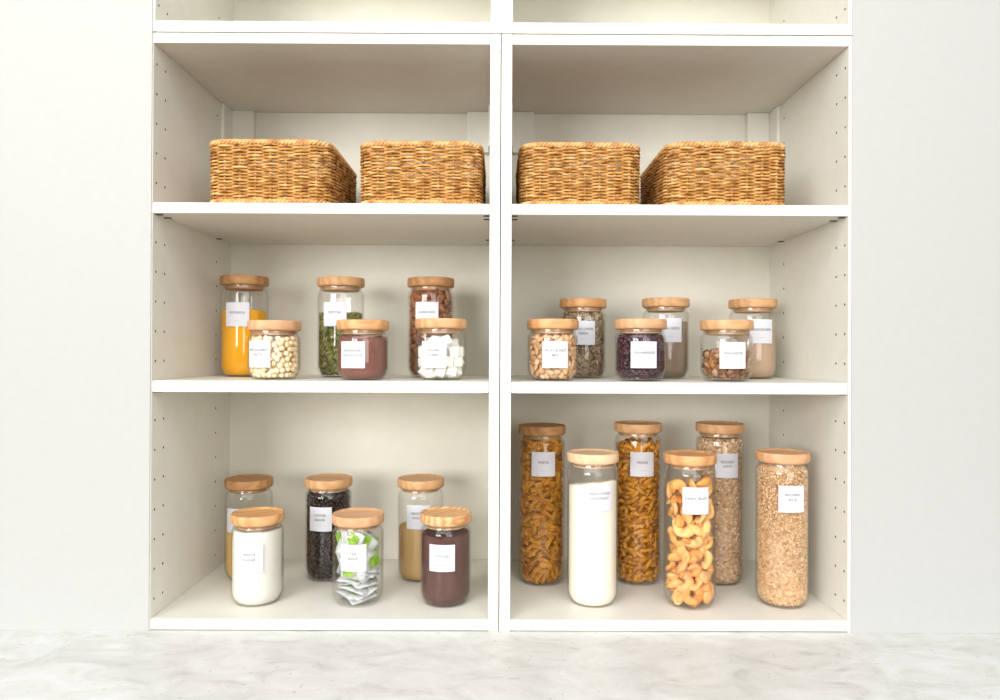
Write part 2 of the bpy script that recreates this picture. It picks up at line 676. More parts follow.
# ------------------------------------------------------------------ jars
KR = 1.028
RL, RB, RI = .0545, .0525 * KR, .0500
LID = smooth_by_angle(lathe('lid', [(0, 0), (.0505, 0), (.0532, .0012), (.0545, .004), (.0547, .011), (.0545, .0185), (.0536, .0207), (.0520, .0212),
                                    (.0500, .0208), (.0482, .0190), (.0462, .0176), (.035, .0168), (0, .0166)], 64), 50)
for v_ in LID.vertices: v_.co.x *= 1.012; v_.co.y *= 1.012
KP = 1.0
PLUG = smooth_by_angle(lathe('plug', [(0, -.0095), (.0415, -.0095), (.0432, -.008), (.0437, -.0004), (0, -.0004)], 48))
SEAL = smooth_by_angle(lathe('seal_ring', [(.0439, -.0062), (.0447, -.0058), (.0447, -.0030), (.0439, -.0026), (.0439, -.0062)], 48), 60)


def jar_mesh(H):
    Hb = H - .0215
    prof = [
        (0, .0016), (.036, .0016), (.0395, 0), (.0425, .0006), (.0440, .0035), (.0455, .0065), (.0490, .0115), (.0514, .0175), (.0525, .0245),
        (.0525, Hb * .5), (.0525, Hb - .0205), (.0519, Hb - .0150), (.0500, Hb - .0108), (.0478, Hb - .0085), (.0471, Hb - .006), (.0471, Hb - .0003),
        (.0451, Hb - .0003), (.0451, Hb - .009), (.0480, Hb - .0128), (.0497, Hb - .0165), (.0503, Hb - .0215), (.0503, Hb * .5), (.0503, .0255),
        (.0494, .0190), (.0473, .0128), (.0440, .0072), (.0405, .0036), (0, .0033)]
    return smooth_by_angle(lathe('jar_body', [(q * KR, z) for q, z in prof], 64), 60)


def text_arrays(s, width, size):
    cu = bpy.data.curves.new('t', 'FONT')
    cu.body = s
    cu.size = size
    cu.space_character = 1.12
    cu.offset = .00022
    cu.align_x = 'CENTER'
    cu.align_y = 'CENTER'
    o = bpy.data.objects.new('t', cu)
    C.objects.link(o)
    dg = bpy.context.evaluated_depsgraph_get()
    me = bpy.data.meshes.new_from_object(o.evaluated_get(dg))
    V, F = arrays(me)
    bpy.data.objects.remove(o)
    k = min(1.0, width / (V[:, 0].max() - V[:, 0].min()))
    V = V * np.array([k, 1, 1])
    return V, F


def add_label(root, phi, zc, lines, tilt=0.0, w=.0555, h=.0555):
    Ro = RB + .0004
    nseg = 14
    V, F = [], []
    for i in range(nseg + 1):
        for (r, s) in ((RB + .0001, -1), (RB + .0001, 1), (Ro, 1), (Ro, -1)):
            u = -w / 2 + w * i / nseg
            z = s * h / 2
            uu, zz = u * math.cos(tilt) - z * math.sin(tilt), u * math.sin(tilt) + z * math.cos(tilt)
            a = phi + uu / RB
            V.append((r * math.sin(a), -r * math.cos(a), zc + zz))
    for i in range(nseg):
        for k in range(4):
            k2 = (k + 1) % 4
            F.append((i * 4 + k, (i + 1) * 4 + k, (i + 1) * 4 + k2, i * 4 + k2))
    F += [(0, 1, 2, 3), (nseg * 4 + 3, nseg * 4 + 2, nseg * 4 + 1, nseg * 4)]
    me = bpy.data.meshes.new('label')
    me.from_pydata(V, [], F)
    bm = bmesh.new(); bm.from_mesh(me)
    bmesh.ops.recalc_face_normals(bm, faces=bm.faces)
    bm.to_mesh(me); bm.free()
    lab = link('label', me, M['label'], root)
    acc = Acc()
    mi = []
    zs = [.004] if len(lines) == 1 else [.0085, -.0015]
    items = []
    for s, z in zip(lines, zs):
        v, f = text_arrays(s, .046, .0075)
        v[:, 1] += z
        items.append((v, f, 0))
    xs = np.linspace(-.007, .007, 8)
    v = np.array([(x, yy, 0) for x in xs for yy in (-.0148, -.0138)])
    items.append((v, [(2 * i, 2 * i + 2, 2 * i + 3, 2 * i + 1) for i in range(7)], 1))
    for v, f, k in items:
        uu = v[:, 0] * math.cos(tilt) - v[:, 1] * math.sin(tilt)
        zz = v[:, 0] * math.sin(tilt) + v[:, 1] * math.cos(tilt)
        a = phi + uu / RB
        W = np.stack([(Ro + .00015) * np.sin(a), -(Ro + .00015) * np.cos(a), zc + zz], 1)
        acc.add(W, f)
        mi += [k] * len(f)
    me = acc.mesh('lettering', False)
    me.materials.append(M['ink'])
    me.materials.append(M['ink_pale'])
    me.polygons.foreach_set('material_index', mi)
    link('lettering', me, M['ink'], lab)


def inner_r(z, H):
    Hb = H - .0215
    r = .0500
    if z < .0255: r = np.interp(z, (.0035, .0072, .0128, .0190, .0255), (.0400, .0435, .0468, .0489, .0499))
    if z > Hb - .0215: r = np.interp(z, (Hb - .0215, Hb - .0165, Hb - .0128, Hb - .009), (.0499, .0493, .0475, .0447))
    return float(r) * KR


def fit_inside(W, pos, H, margin=.0003):
    """slides a piece inwards until it no longer pokes through the glass"""
    Hb = H - .0215
    zs = np.array((.0035, .0072, .0128, .0190, .0255, Hb - .0215, Hb - .0165, Hb - .0128, Hb - .009))
    rs = np.array((.0400, .0435, .0468, .0489, .0499, .0499, .0493, .0475, .0447)) * KR
    pos = np.array(pos, float)
    for _ in range(4):
        P = W + pos
        dz = P[:, 2].min() - .0042
        if dz < 0: pos[2] -= dz
        dz = - (H - .027)
        if dz > 0: pos[2] -= dz
        rad = np.hypot(P[:, 0], P[:, 1])
        ex = rad - (np.interp(P[:, 2], zs, rs) - margin)
        k = int(ex.argmax())
        if ex[k] <= 0: break
        pos[0] -= ex[k] * P[k, 0] / rad[k]
        pos[1] -= ex[k] * P[k, 1] / rad[k]
    return pos


def jar(x, y, fz, H, phi, labz, lines, wood, label, tilt=0.0):
    if fz == b1:
        H, labz = H + .0025, labz + .0028
    root = empty('storage_jar', (x, y, fz + .0003))
    tag(root, label, 'jar', 'wooden lidded glass storage jars')
    link('jar_body', jar_mesh(H), M['glass'], root)
    me = LID.copy()
    me.materials.clear()
    ld = link('lid', me, WOODS[wood], root, (0, 0, H - .0212))
    ld.rotation_euler = (0, 0, random.uniform(0, 0.9))
    pm = PLUG.copy(); pm.materials.clear()
    link('plug', pm, WOODS[wood], ld)
    link('seal_ring', SEAL, M['seal'], ld)
    add_label(root, phi, labz, lines, tilt)
    return root


def powder(name, x, y, fz, H, fill, m, label, cat, tilt=(0, 0), lump=.0012, seed=0):
    """fine contents: follows the inside of the jar, with a slightly uneven top"""
    zs = [.0036, .0072, .0100, .0130, .0190, .0255]
    prof = [(0, .0036), (.030, .0036)] + [(inner_r(z, H) - .0006, z) for z in zs]
    n = 6
    for i in range(1, n + 1):
        z = .0255 + (fill - .0255) * i / n
        prof.append((inner_r(z, H) - .0006, z))
    ntop = len(prof)
    for r in (.047, .042, .036, .030, .023, .016, .009): 
        if r < inner_r(fill, H): prof.append((r, fill + .0004))
    prof.append((0, fill + .0005))

    def bf(px, py, r, z):
        if z < fill - .0001: return 0
        nz = noise.noise(Vector((px * 60, py * 60, seed * 3.7)))
        nz += .5 * noise.noise(Vector((px * 160, py * 160, seed * 1.7)))
        return tilt[0] * px + tilt[1] * py + lump * nz * 1.6
    me = smooth_by_angle(lathe(name, prof, 56, bf), 70)
    o = link(name, me, m, None, (x, y, fz + .0003))
    return tag(o, label, cat, kind='stuff')


# pieces -----------------------------------------------------------
def ico(sub, sx, sy, sz, f=None):
    bm = bmesh.new()
    bmesh.ops.create_icosphere(bm, subdivisions=sub, radius=1)
    for v in bm.verts:
        if f: v.co = Vector(f(v.co))
        v.co = Vector((v.co.x * sx, v.co.y * sy, v.co.z * sz))
    me = from_bm('p', bm)
    a = arrays(me)
    bpy.data.meshes.remove(me)
    return a


def rot_basis(theta, inplane, tilt, rg):
    n = np.array([math.sin(theta), -math.cos(theta), 0.0])
    t = np.array([math.cos(theta), math.sin(theta), 0.0])
    u = np.array([0, 0, 1.0])
    A = np.stack([t * math.cos(inplane) + u * math.sin(inplane), -t * math.sin(inplane) + u * math.cos(inplane), n], 1)
    ax, ay = rg.normal(0, tilt, 2)
    Rx = np.array([[1, 0, 0], [0, math.cos(ax), -math.sin(ax)], [0, math.sin(ax), math.cos(ax)]])
    Ry = np.array([[math.cos(ay), 0, math.sin(ay)], [0, 1, 0], [-math.sin(ay), 0, math.cos(ay)]])
    return A @ Rx @ Ry


def shell_grain(name, x, y, fz, H, fill, V, F, ds, dz, m, label, cat, seed, pref=None, tilt=.35, core=.6, top=(0, 0), rscale=1.0):
    """grains lying against the inside of the glass over a solid heart of the same stuff"""
    rg = np.random.default_rng(seed)
    acc = Acc()
    thick = np.abs(V[:, 2]).max() * 1.15 + .0004
    z = .0045 + dz * .5
    i = 0
    while z < fill + dz * .6:
        r = inner_r(z, H) - thick
        n = max(6, int(2 * PI * r / ds))
        for k in range(n):
            th = 2 * PI * (k + .5 * (i % 2) + rg.uniform(-.3, .3)) / n
            zz = z + rg.uniform(-.35, .35) * dz
            lim = fill + top[0] * r * math.sin(th) + .0025 * rg.standard_normal()
            if zz > lim: continue
            ip = rg.uniform(0, PI) if pref is None else rg.normal(pref, .6)
            B = rot_basis(th, ip, tilt, rg)
            s = rg.uniform(.85, 1.12) * rscale
            W = (V * s) @ B.T
            acc.add(W + fit_inside(W, (r * math.sin(th), -r * math.cos(th), zz), H), F, rg.uniform(0, .98))
        z += dz
        i += 1
    # top surface
    rr = inner_r(fill, H) - thick
    for r in np.arange(rr - ds * .8, 0, -ds * .9):
        n = max(1, int(2 * PI * r / ds))
        for k in range(n):
            th = 2 * PI * (k + rg.uniform(-.3, .3)) / n
            zz = fill + top[0] * r * math.sin(th) + rg.uniform(-.5, .2) * dz
            q = rg.uniform(0, 2 * PI)
            B = rot_basis(th, q, .5, rg)
            B = np.array([[1, 0, 0], [0, 0, -1], [0, 1, 0]]).T @ B if rg.uniform() < 2 else B
            W = V @ B.T + np.array([r * math.sin(th), -r * math.cos(th), zz])
            acc.add(W, F, rg.uniform(0, .98))
    # heart
    prof = [(0, .0075)] + [(max(.01, inner_r(q, H) - thick * 1.25), q) for q in (.0076, .014, .0255, fill - .004)] + [(0, fill - .002)]
    cm = lathe('h', prof, 32)
    cv, cf = arrays(cm)
    bpy.data.meshes.remove(cm)
    acc.add(cv, cf, .5)
    o = link(name, acc.mesh(name), m, None, (x, y, fz + .0003))
    return tag(o, label, cat, kind='stuff')


def piece_pile(name, x, y, fz, H, fill, V, F, ds, dz, m, label, cat, group, rest_label, seed, pref=None, tilt=.3, front=.1, inner=True,
               top=(0, 0), variants=None, jitter=.25, core=True, layers=2, rest=True, smooth=True):
    """countable pieces: those against the front glass are separate objects, the hidden rest is one"""
    rg = np.random.default_rng(seed)
    variants = variants or [(V, F)]
    meshes = []
    for (v, f) in variants:
        a = Acc(); a.add(v, f, 0.0)
        me = a.mesh(name, smooth)
        me.materials.append(m)
        meshes.append(me)
    thick = np.abs(V[:, 2]).max() * 1.1 + .0006
    acc = Acc()
    z = .0048 + dz * .45
    i = 0
    cnt = 0

    def put(W_B, pos, vi, s, indiv):
        nonlocal cnt
        pos = fit_inside((variants[vi][0] * s) @ W_B.T, pos, H)
        if indiv:
            o = bpy.data.objects.new(name, meshes[vi])
            C.objects.link(o)
            mm = Matrix([list(W_B[r] * s) + [pos[r] + (x, y, fz)[r]] for r in range(3)] + [[0, 0, 0, 1]])
            o.matrix_world = mm
            tag(o, label, cat, group)
            cnt += 1
        else:
            v, f = variants[vi]
            acc.add((v * s) @ W_B.T + pos, f, rg.uniform(0, .98))
    while z < fill + dz * .5:
        for lay in range(layers):
            r = inner_r(z, H) - thick - lay * thick * 1.7
            if r < ds * .5: continue
            n = max(5, int(2 * PI * r / ds))
            for k in range(n):
                th = 2 * PI * (k + .5 * ((i + lay) % 2) + rg.uniform(-jitter, jitter)) / n
                zz = z + rg.uniform(-jitter, jitter) * dz + lay * dz * .4
                lim = fill + top[0] * r * math.sin(th)
                if zz > lim + .3 * dz: continue
                ip = rg.uniform(0, PI) if pref is None else rg.normal(pref[0], pref[1])
                B = rot_basis(th, ip, tilt, rg)
                pos = np.array([r * math.sin(th), -r * math.cos(th), max(zz, .0075)])
                put(B, pos, int(rg.integers(len(variants))), rg.uniform(.9, 1.08), lay == 0 and math.cos(th) > front)
        z += dz
        i += 1
    rr = inner_r(fill, H) - thick
    for r in np.arange(rr - ds * .9, 0, -ds * .9):
        n = max(1, int(2 * PI * r / ds))
        for k in range(n):
            th = 2 * PI * (k + rg.uniform(-.3, .3)) / n
            zz = fill + top[0] * r * math.sin(th) + rg.uniform(-.6, .1) * dz
            B = rot_basis(rg.uniform(0, 6.28), rg.uniform(0, 6.28), .4, rg)
            B = np.array([[1, 0, 0], [0, 0, 1], [0, -1, 0]]) @ B
            put(B, np.array([r * math.sin(th), -r * math.cos(th), zz]), 0, 1.0, False)
    if core:
        prof = [(0, .009)] + [(max(.008, inner_r(q, H) - thick * 2.6), q) for q in (.0092, .016, .0255, fill - dz * .7)] + [(0, fill - dz * .6)]
        cm = lathe('h', prof, 32)
        cv, cf = arrays(cm)
        bpy.data.meshes.remove(cm)
        acc.add(cv, cf, .3)
    if acc.n and rest:
        o = link(name, acc.mesh(name, smooth), m, None, (x, y, fz))
        tag(o, rest_label, cat, kind='stuff')
    return cnt


random.seed(11)
CNT = {}
MID, BOT = b1, c1
# ================= middle shelf, left unit =================
x, y, H = -.605, .268, .2325
jar(x, y, MID, H, .02, .141, ['POLENTA'], 'brown', 'tall glass jar of yellow polenta with a brown wooden lid, leftmost on the middle shelf')
M['polenta'] = noise_mat('polenta_grain', [(214, 146, 8), (232, 164, 16), (238, 178, 40)], 900, rough=0.85, bump=0.25, bdist=.0006, spec=0.15)
powder('polenta', x, y, MID, H, .1545, M['polenta'], 'fine yellow polenta filling the leftmost jar of the middle shelf', 'polenta', seed=1)

x, y, H = -.4825, .102, .1215
jar(x, y, MID, H, -.36, .0508, ['MACADAMIA', 'NUTS'], 'pink', 'short glass jar of round cream nuts in front of the polenta jar')
V, F = ico(2, .0063, .0060, .0056, lambda c: tuple(q * (1 + .10 * math.sin(4 * c.x + 1) * math.sin(5 * c.y)) for q in c))
M['macadamia'] = tint_mat('cream_nut', [(238, 212, 164), (248, 230, 194), (228, 198, 146), (250, 236, 206)], .5)
CNT['mac'] = piece_pile('macadamia_nut', x, y, MID, H, .085, V, F, .0122, .0108, M['macadamia'], 'round cream macadamia nut in the short jar in front of the polenta',
           'nut', 'macadamia nuts in the short left jar', 'round cream macadamia nuts deeper in the short left jar', 21, layers=2)

x, y, H = -.3767, .268, .2305
jar(x, y, MID, H, -.063, .1425, ['PEPITAS'], 'tan', 'tall glass jar two thirds full of green seeds on the middle left shelf')
V, F = ico(1, .0082, .0048, .0020)
M['pepita'] = tint_mat('green_seed', [(84, 92, 34), (140, 142, 74), (60, 66, 26), (182, 176, 118), (104, 108, 44), (66, 74, 28)], .5)
shell_grain('pumpkin_seeds', x, y, MID, H, .147, V, F, .0080, .0056, M['pepita'], 'green pumpkin seeds filling the tall middle jar of the left middle shelf', 'seeds', 31, tilt=.7)

x, y, H = -.2934, .102, .1235
jar(x, y, MID, H, -.243, .050, ['DRINKING', 'CHOCOLATE'], 'orange', 'short glass jar of milk brown drinking chocolate in front of the green seeds')
M['choc'] = noise_mat('drinking_chocolate_powder', [(116, 74, 64), (132, 88, 76)], 120, rough=0.9, bump=.15, spec=.15)
powder('drinking_chocolate', x, y, MID, H, .088, M['choc'], 'milk brown drinking chocolate powder in the short middle jar of the left shelf', 'chocolate powder', lump=.004, seed=3)

x, y, H = -.1637, .268, .2305
jar(x, y, MID, H, -.093, .144, ['ALMONDS'], 'brown', 'tall glass jar packed with brown almonds on the middle left shelf')
V, F = ico(2, .0115, .0066, .0042, lambda c: (c.x, c.y * (1 - .28 * c.x), c.z * (1 - .15 * c.x)))
M['almond'] = tint_mat('almond_skin', [(140, 84, 50), (168, 108, 68), (112, 64, 38), (184, 128, 86)], .6, 220)
CNT['alm'] = piece_pile('almond', x, y, MID, H, .201, V, F, .0150, .0105, M['almond'], 'brown almond in the tall jar behind the sugar cubes',
           'almond', 'almonds in the tall jar', 'brown almonds deeper in the tall almond jar', 41, tilt=.35)

x, y, H = -.1262, .102, .127
jar(x, y, MID, H, -.222, .0515, ['SUGAR', 'CUBES'], 'tan', 'short glass jar of white sugar cubes beside the centre divider')
bm = bmesh.new()
box_bm(bm, -.0105, .0105, -.0105, .0105, -.0105, .0105, .0016)
me = from_bm('q', bm); V, F = arrays(me)
M['cube'] = noise_mat('sugar_crystals', [(232, 230, 224), (238, 237, 232)], 900, rough=.8, bump=.3, bdist=.0004, spec=.3)
rg = np.random.default_rng(5)
def sphere_pack(n, r, fill, H, seed, its=500, zmin=.0176):
    rg = np.random.default_rng(seed)
    P = np.stack([rg.uniform(-.03, .03, n), rg.uniform(-.03, .03, n), rg.uniform(.02, fill + .03, n)], 1)
    for it in range(its):
        P[:, 2] -= .0006
        for _ in range(3):
            d = P[:, None] - P[None]
            dist = np.linalg.norm(d, axis=2) + np.eye(n)
            ov = np.clip(2 * r - dist, 0, None) * (1 - np.eye(n))
            P += (d / dist[..., None] * ov[..., None]).sum(1) * .3
            rad = np.linalg.norm(P[:, :2], axis=1)
            lim = np.array([inner_r(q, H) for q in P[:, 2]]) - r * .97
            k = np.where(rad > lim, lim / np.maximum(rad, 1e-6), 1)
            P[:, 0] *= k; P[:, 1] *= k
            P[:, 2] = np.maximum(P[:, 2], zmin)
    return P
def loose(name, P, xyz, meshes, label, cat, group, seed, orient=None, H=.3):
    rg = np.random.default_rng(seed)
    for i, p in enumerate(P):
        o = bpy.data.objects.new(name, meshes[i % len(meshes)])
        C.objects.link(o)
        o.rotation_euler = orient(p, rg) if orient else tuple(rg.uniform(0, 6.28, 3))
        W = np.array([v.co[:] for v in o.data.vertices]) @ np.array(o.rotation_euler.to_matrix()).T
        p = fit_inside(W, p, H)
        o.location = (xyz[0] + p[0], xyz[1] + p[1], xyz[2] + p[2])
        tag(o, label, cat, group)
P = sphere_pack(44, .0128, .09, H, 6)
me.materials.append(M['cube'])
print('cubes top', P[:, 2].max())
loose('sugar_cube', P, (x, y, MID), [me], 'white sugar cube in the short jar beside the centre divider', 'sugar cube', 'sugar cubes in the jar', 7,
      lambda p, rg: (rg.normal(0, .3), rg.normal(0, .3), rg.uniform(0, 1.57)), H)

# ================= middle shelf, right unit =================
x, y, H = .1134, .102, .127
jar(x, y, MID, H, .028, .052, ['FRUIT & NUT', 'MIX'], 'orange', 'short glass jar of tan nut mix, leftmost on the right middle shelf')
V, F = ico(2, .0092, .0062, .0040, lambda c: (c.x, c.y * (1 - .2 * c.x), c.z))
M['nutmix'] = tint_mat('tan_nut', [(204, 160, 112), (222, 184, 140), (182, 134, 88), (232, 202, 164)], .55)
CNT['mix'] = piece_pile('mixed_nut', x, y, MID, H, .091, V, F, .0150, .0100, M['nutmix'], 'tan nut in the short leftmost jar of the right middle shelf',
           'nut', 'mixed nuts in the short jar', 'tan nuts deeper in the short nut mix jar', 51, tilt=.45)

x, y, H = .1977, .268, .1828
jar(x, y, MID, H, -.1, .102, ['SUNFLOWER', 'SEEDS'], 'orange', 'medium glass jar full of grey-brown sunflower seeds behind the nut mix jar')
V, F = ico(1, .0078, .0036, .0022)
M['sunflower'] = tint_mat('sunflower_seed', [(118, 98, 74), (162, 138, 106), (80, 64, 48), (196, 174, 142), (102, 84, 64)], .5)
shell_grain('sunflower_seeds', x, y, MID, H, .150, V, F, .0074, .0052, M['sunflower'], 'grey-brown sunflower seeds filling the jar behind the nut mix', 'seeds', 61, tilt=.6)

x, y, H = .3012, .102, .128
jar(x, y, MID, H, -.052, .0525, ['CRANBERRIES'], 'pink', 'short glass jar of dark purple cranberries, in the middle of the right shelf')
V, F = ico(2, .0068, .0050, .0036, lambda c: (c.x, c.y * (1 + .15 * math.sin(5 * c.x)), c.z * (1 + .25 * math.sin(7 * c.y + 3 * c.x))))
M['cranberry'] = tint_mat('dried_cranberry', [(52, 26, 36), (68, 34, 46), (36, 20, 30), (84, 38, 48)], .35)
shell_grain('cranberries', x, y, MID, H, .094, V, F, .0100, .0070, M['cranberry'], 'dark purple dried cranberries packed in the short middle jar on the right', 'cranberries', 71)

x, y, H = .3937, .268, .185
jar(x, y, MID, H, -.019, .109, ['CHIA SEEDS'], 'tan', 'medium glass jar of grey-brown chia seeds behind the cranberries')
M['chia'] = noise_mat('chia_seed', [(118, 98, 80), (146, 126, 106), (160, 140, 120)], 700, rough=.7, bump=.3, bdist=.0006)
powder('chia_seeds', x, y, MID, H, .1325, M['chia'], 'fine grey-brown chia seeds in the jar behind the cranberries', 'seeds', seed=5)

x, y, H = .4856, .102, .1265
jar(x, y, MID, H, -.043, .052, ['WALNUTS'], 'tan', 'short glass jar half full of walnuts, frontmost at the right of the middle shelf')
def wal(c):
    d = 1 + .34 * math.sin(8 * c.x + 2) * math.sin(7 * c.y + 1) + .24 * math.sin(11 * c.z + 5 * c.x)
    return (c.x * d, c.y * d, c.z * d)
V, F = ico(3, .0098, .0080, .0054, wal)
M['walnut'] = tint_mat('walnut_flesh', [(188, 142, 102), (138, 88, 54), (222, 184, 144), (104, 64, 40), (190, 128, 66)], .55, 200)
CNT['wal'] = piece_pile('walnut', x, y, MID, H, .060, V, F, .0145, .0115, M['walnut'], 'broken brown walnut half in the half full short jar', 'walnut', 'walnuts in the short jar',
           'broken walnuts deeper in the half full short jar', 81, tilt=.8, top=(-.10, 0))

x, y, H = .6007, .268, .184
jar(x, y, MID, H, .043, .107, ['BREADCRUMBS'], 'tan', 'medium glass jar of beige breadcrumbs, rightmost on the middle shelf')
M['crumbs'] = noise_mat('fine_breadcrumbs', [(176, 148, 122), (188, 160, 134)], 500, rough=.9, bump=.2, bdist=.0005)
powder('breadcrumbs', x, y, MID, H, .112, M['crumbs'], 'fine beige breadcrumbs in the rightmost jar of the middle shelf', 'breadcrumbs', seed=6)

# ================= bottom, left unit =================
x, y, H = -.5946, .275, .2335
jar(x, y, BOT, H, -.224, .143, ['RAW', 'SUGAR'], 'brown', 'glass jar of golden yellow grain standing behind the white sugar jar')
M['golden'] = noise_mat('golden_grain', [(206, 160, 84), (226, 184, 108)], 700, rough=.8, bump=.2, bdist=.0005)
powder('golden_grain', x, y, BOT, H, .118, M['golden'], 'golden yellow grain in the jar behind the white sugar', 'grain', seed=7)

x, y, H = -.518, .108, .1900
jar(x, y, BOT, H, .01, .1035, ['WHITE', 'SUGAR'], 'orange', 'glass jar full of white sugar, frontmost at the far left of the bottom')
M['sugar'] = noise_mat('white_sugar', [(216, 213, 203), (220, 218, 209)], 900, rough=.9, bump=.1, bdist=.0003)
powder('white_sugar', x, y, BOT, H, .155, M['sugar'], 'fine white sugar filling the front left jar at the bottom', 'sugar', seed=8, lump=.0006)

x, y, H = -.4052, .275, .2358
jar(x, y, BOT, H, -.148, .1475, ['COFFEE', 'BEANS'], 'tan', 'glass jar of dark roasted coffee beans at the bottom, behind the tea bags')
V, F = ico(1, .0072, .0054, .0036)
M['coffee'] = tint_mat('roasted_coffee', [(36, 25, 21), (50, 34, 27), (26, 18, 15), (66, 46, 36)], .35)
shell_grain('coffee_beans', x, y, BOT, H, .203, V, F, .0098, .0078, M['coffee'], 'dark roasted coffee beans filling the jar behind the tea bags', 'coffee beans', 91)

x, y, H = -.3024, .108, .1890
jar(x, y, BOT, H, -.007, .1065, ['TEA', 'BAGS'], 'pink', 'glass jar of white tea bags with green tags, bottom left in front of the coffee')
TX, TY, TH = x, y, H
x, y, H = -.1861, .275, .2358
jar(x, y, BOT, H, -.019, .153, ['BROWN', 'SUGAR'], 'tan', 'half full glass jar of light brown sugar behind the cocoa jar')
M['brown_sugar'] = noise_mat('light_brown_sugar', [(176, 140, 88), (196, 162, 108), (184, 148, 94)], 500, rough=.8, bump=.3, bdist=.0007)
powder('brown_sugar', x, y, BOT, H, .1235, M['brown_sugar'], 'light brown sugar half filling the jar behind the cocoa', 'sugar', seed=9)

x, y, H = -.1146, .108, .1918
jar(x, y, BOT, H, -.077, .1065, ['COCOA'], 'bold', 'glass jar of dark brown cocoa with a boldly grained lid, beside the centre divider')
M['cocoa'] = noise_mat('cocoa_powder', [(84, 56, 51), (98, 68, 61)], 90, rough=.9, bump=.15, spec=.1)
powder('cocoa', x, y, BOT, H, .147, M['cocoa'], 'dark brown cocoa powder in the jar beside the centre divider', 'cocoa', lump=.004, seed=10)

# tea bags ---------------------------------------------------------
M['teabag'] = noise_mat('tea_bag_paper', [(172, 174, 174), (222, 223, 222)], 38, rough=.8, bump=.2, spec=.2)
M['tea_tag'] = noise_mat('green_tag_card', [(92, 138, 28), (164, 200, 62)], 70, rough=.5, spec=.4)
M['string'] = mat('white_thread', (235, 235, 228), .8)
def teabag_meshes():
    n = 9
    V, F = [], []
    for side in (1, -1):
        for i in range(n):
            for j in range(n):
                u, v = -1 + 2 * i / (n - 1), -1 + 2 * j / (n - 1)
                puff = .0032 * ((1 - u * u) * (1 - v * v)) ** .5 + .0002
                V.append((u * .026 + .001 * v * v, v * .031, side * puff + .0012 * math.sin(3 * u + 2 * v)))
    for s in range(2):
        o = s * n * n
        for i in range(n - 1):
            for j in range(n - 1):
                q = (o + i * n + j, o + (i + 1) * n + j, o + (i + 1) * n + j + 1, o + i * n + j + 1)
                F.append(q if s == 0 else q[::-1])
    ring = [i * n for i in range(n)] + [(n - 1) * n + j for j in range(1, n)] + [i * n + n - 1 for i in range(n - 2, -1, -1)] + [j for j in range(n - 2, 0, -1)]
    for k in range(len(ring)):
        a, b = ring[k], ring[(k + 1) % len(ring)]
        F.append((b, a, a + n * n, b + n * n))
    p = Acc(); p.add(V, F)
    t = bmesh.new()
    box_bm(t, -.012, .012, -.0135, .0135, -.0004, .0004, .0003)
    tm = from_bm('tag', t)
    s = Acc()
    v, f = tube_arrays([(0, .031, 0), (.004, .034, .002), (.002, .036, .004), (-.003, .032, .006), (-.002, .024, .0052)], .0004, 5, False)
    s.add(v, f)
    return p.mesh('pouch'), tm, s.mesh('string')
tp, tt, ts = teabag_meshes()
for m_, k in ((tp, 'teabag'), (tt, 'tea_tag'), (ts, 'string')): m_.materials.append(M[k])
rg = np.random.default_rng(17)
# (angle round the jar, height, radius, in-plane turn, lean, tag shift)
TB = [(-.95, .128, .034, .35, -.15, (-.004, .012)), (-.30, .130, .038, -.35, -.12, (.006, .013)), (.35, .124, .036, -.75, -.10, (-.002, .014)), (.95, .112, .033, -.40, -.1, (.003, .016)),
      (-.75, .092, .037, .55, -.05, (.010, .016)), (.05, .088, .040, -.2, -.05, (-.010, -.012)), (.80, .080, .036, -.9, -.05, (.002, .018)),
      (2.2, .110, .03, .3, -.1, (0, .012)), (3.6, .100, .03, -.5, -.1, (0, .012)), (4.5, .085, .03, .5, 0, (0, .012))]
def tea(B, pos, tx, ty):
    o = empty('tea_bag', (0, 0, 0))
    B = np.array(B)
    base = np.array((TX, TY, BOT))
    W = np.array([v.co[:] for v in tp.vertices] + [(0, .036, .004)] + [(tx + a, ty + b, .0065) for a in (-.012, .012) for b in (-.013, .013)]) @ B.T
    pos = base + fit_inside(W, np.array(pos) - base, TH, .0006)
    o.matrix_world = Matrix([list(B[r]) + [pos[r]] for r in range(3)] + [[0, 0, 0, 1]])
    tag(o, 'flat white tea bag with a bright green tag in the bottom left jar', 'tea bag', 'tea bags in the jar')
    link('pouch', tp, M['teabag'], o)
    g = link('tag', tt, M['tea_tag'], o, (tx, ty, .0056))
    g.rotation_euler = (0, 0, rg.uniform(-.5, .5))
    g['label'] = 'bright green tag'
    link('string', ts, M['string'], o)
for th, z, r, ip, lean, (tx, ty) in TB:
    B = rot_basis(th, ip, .06, rg)
    tea(B, (TX + r * math.sin(th), TY - r * math.cos(th), BOT + z), tx, ty)
for i in range(15):                       # flat ones piled at the bottom
    a = .45 + .5 * math.sin(i * 2.1)
    ax = Matrix.Rotation(rg.uniform(0, 6.28), 3, 'Z')
    tl = Matrix.Rotation(rg.uniform(-.28, .28), 3, 'X') @ Matrix.Rotation(rg.uniform(-.28, .28), 3, 'Y')
    B = np.array(tl @ ax)
    tea(B, (TX + .024 * math.sin(i * 2.4) + .004, TY - .006 - .020 * math.cos(i * 2.4), BOT + .010 + i * .0045), .006 * math.cos(i), .010 * math.sin(i))

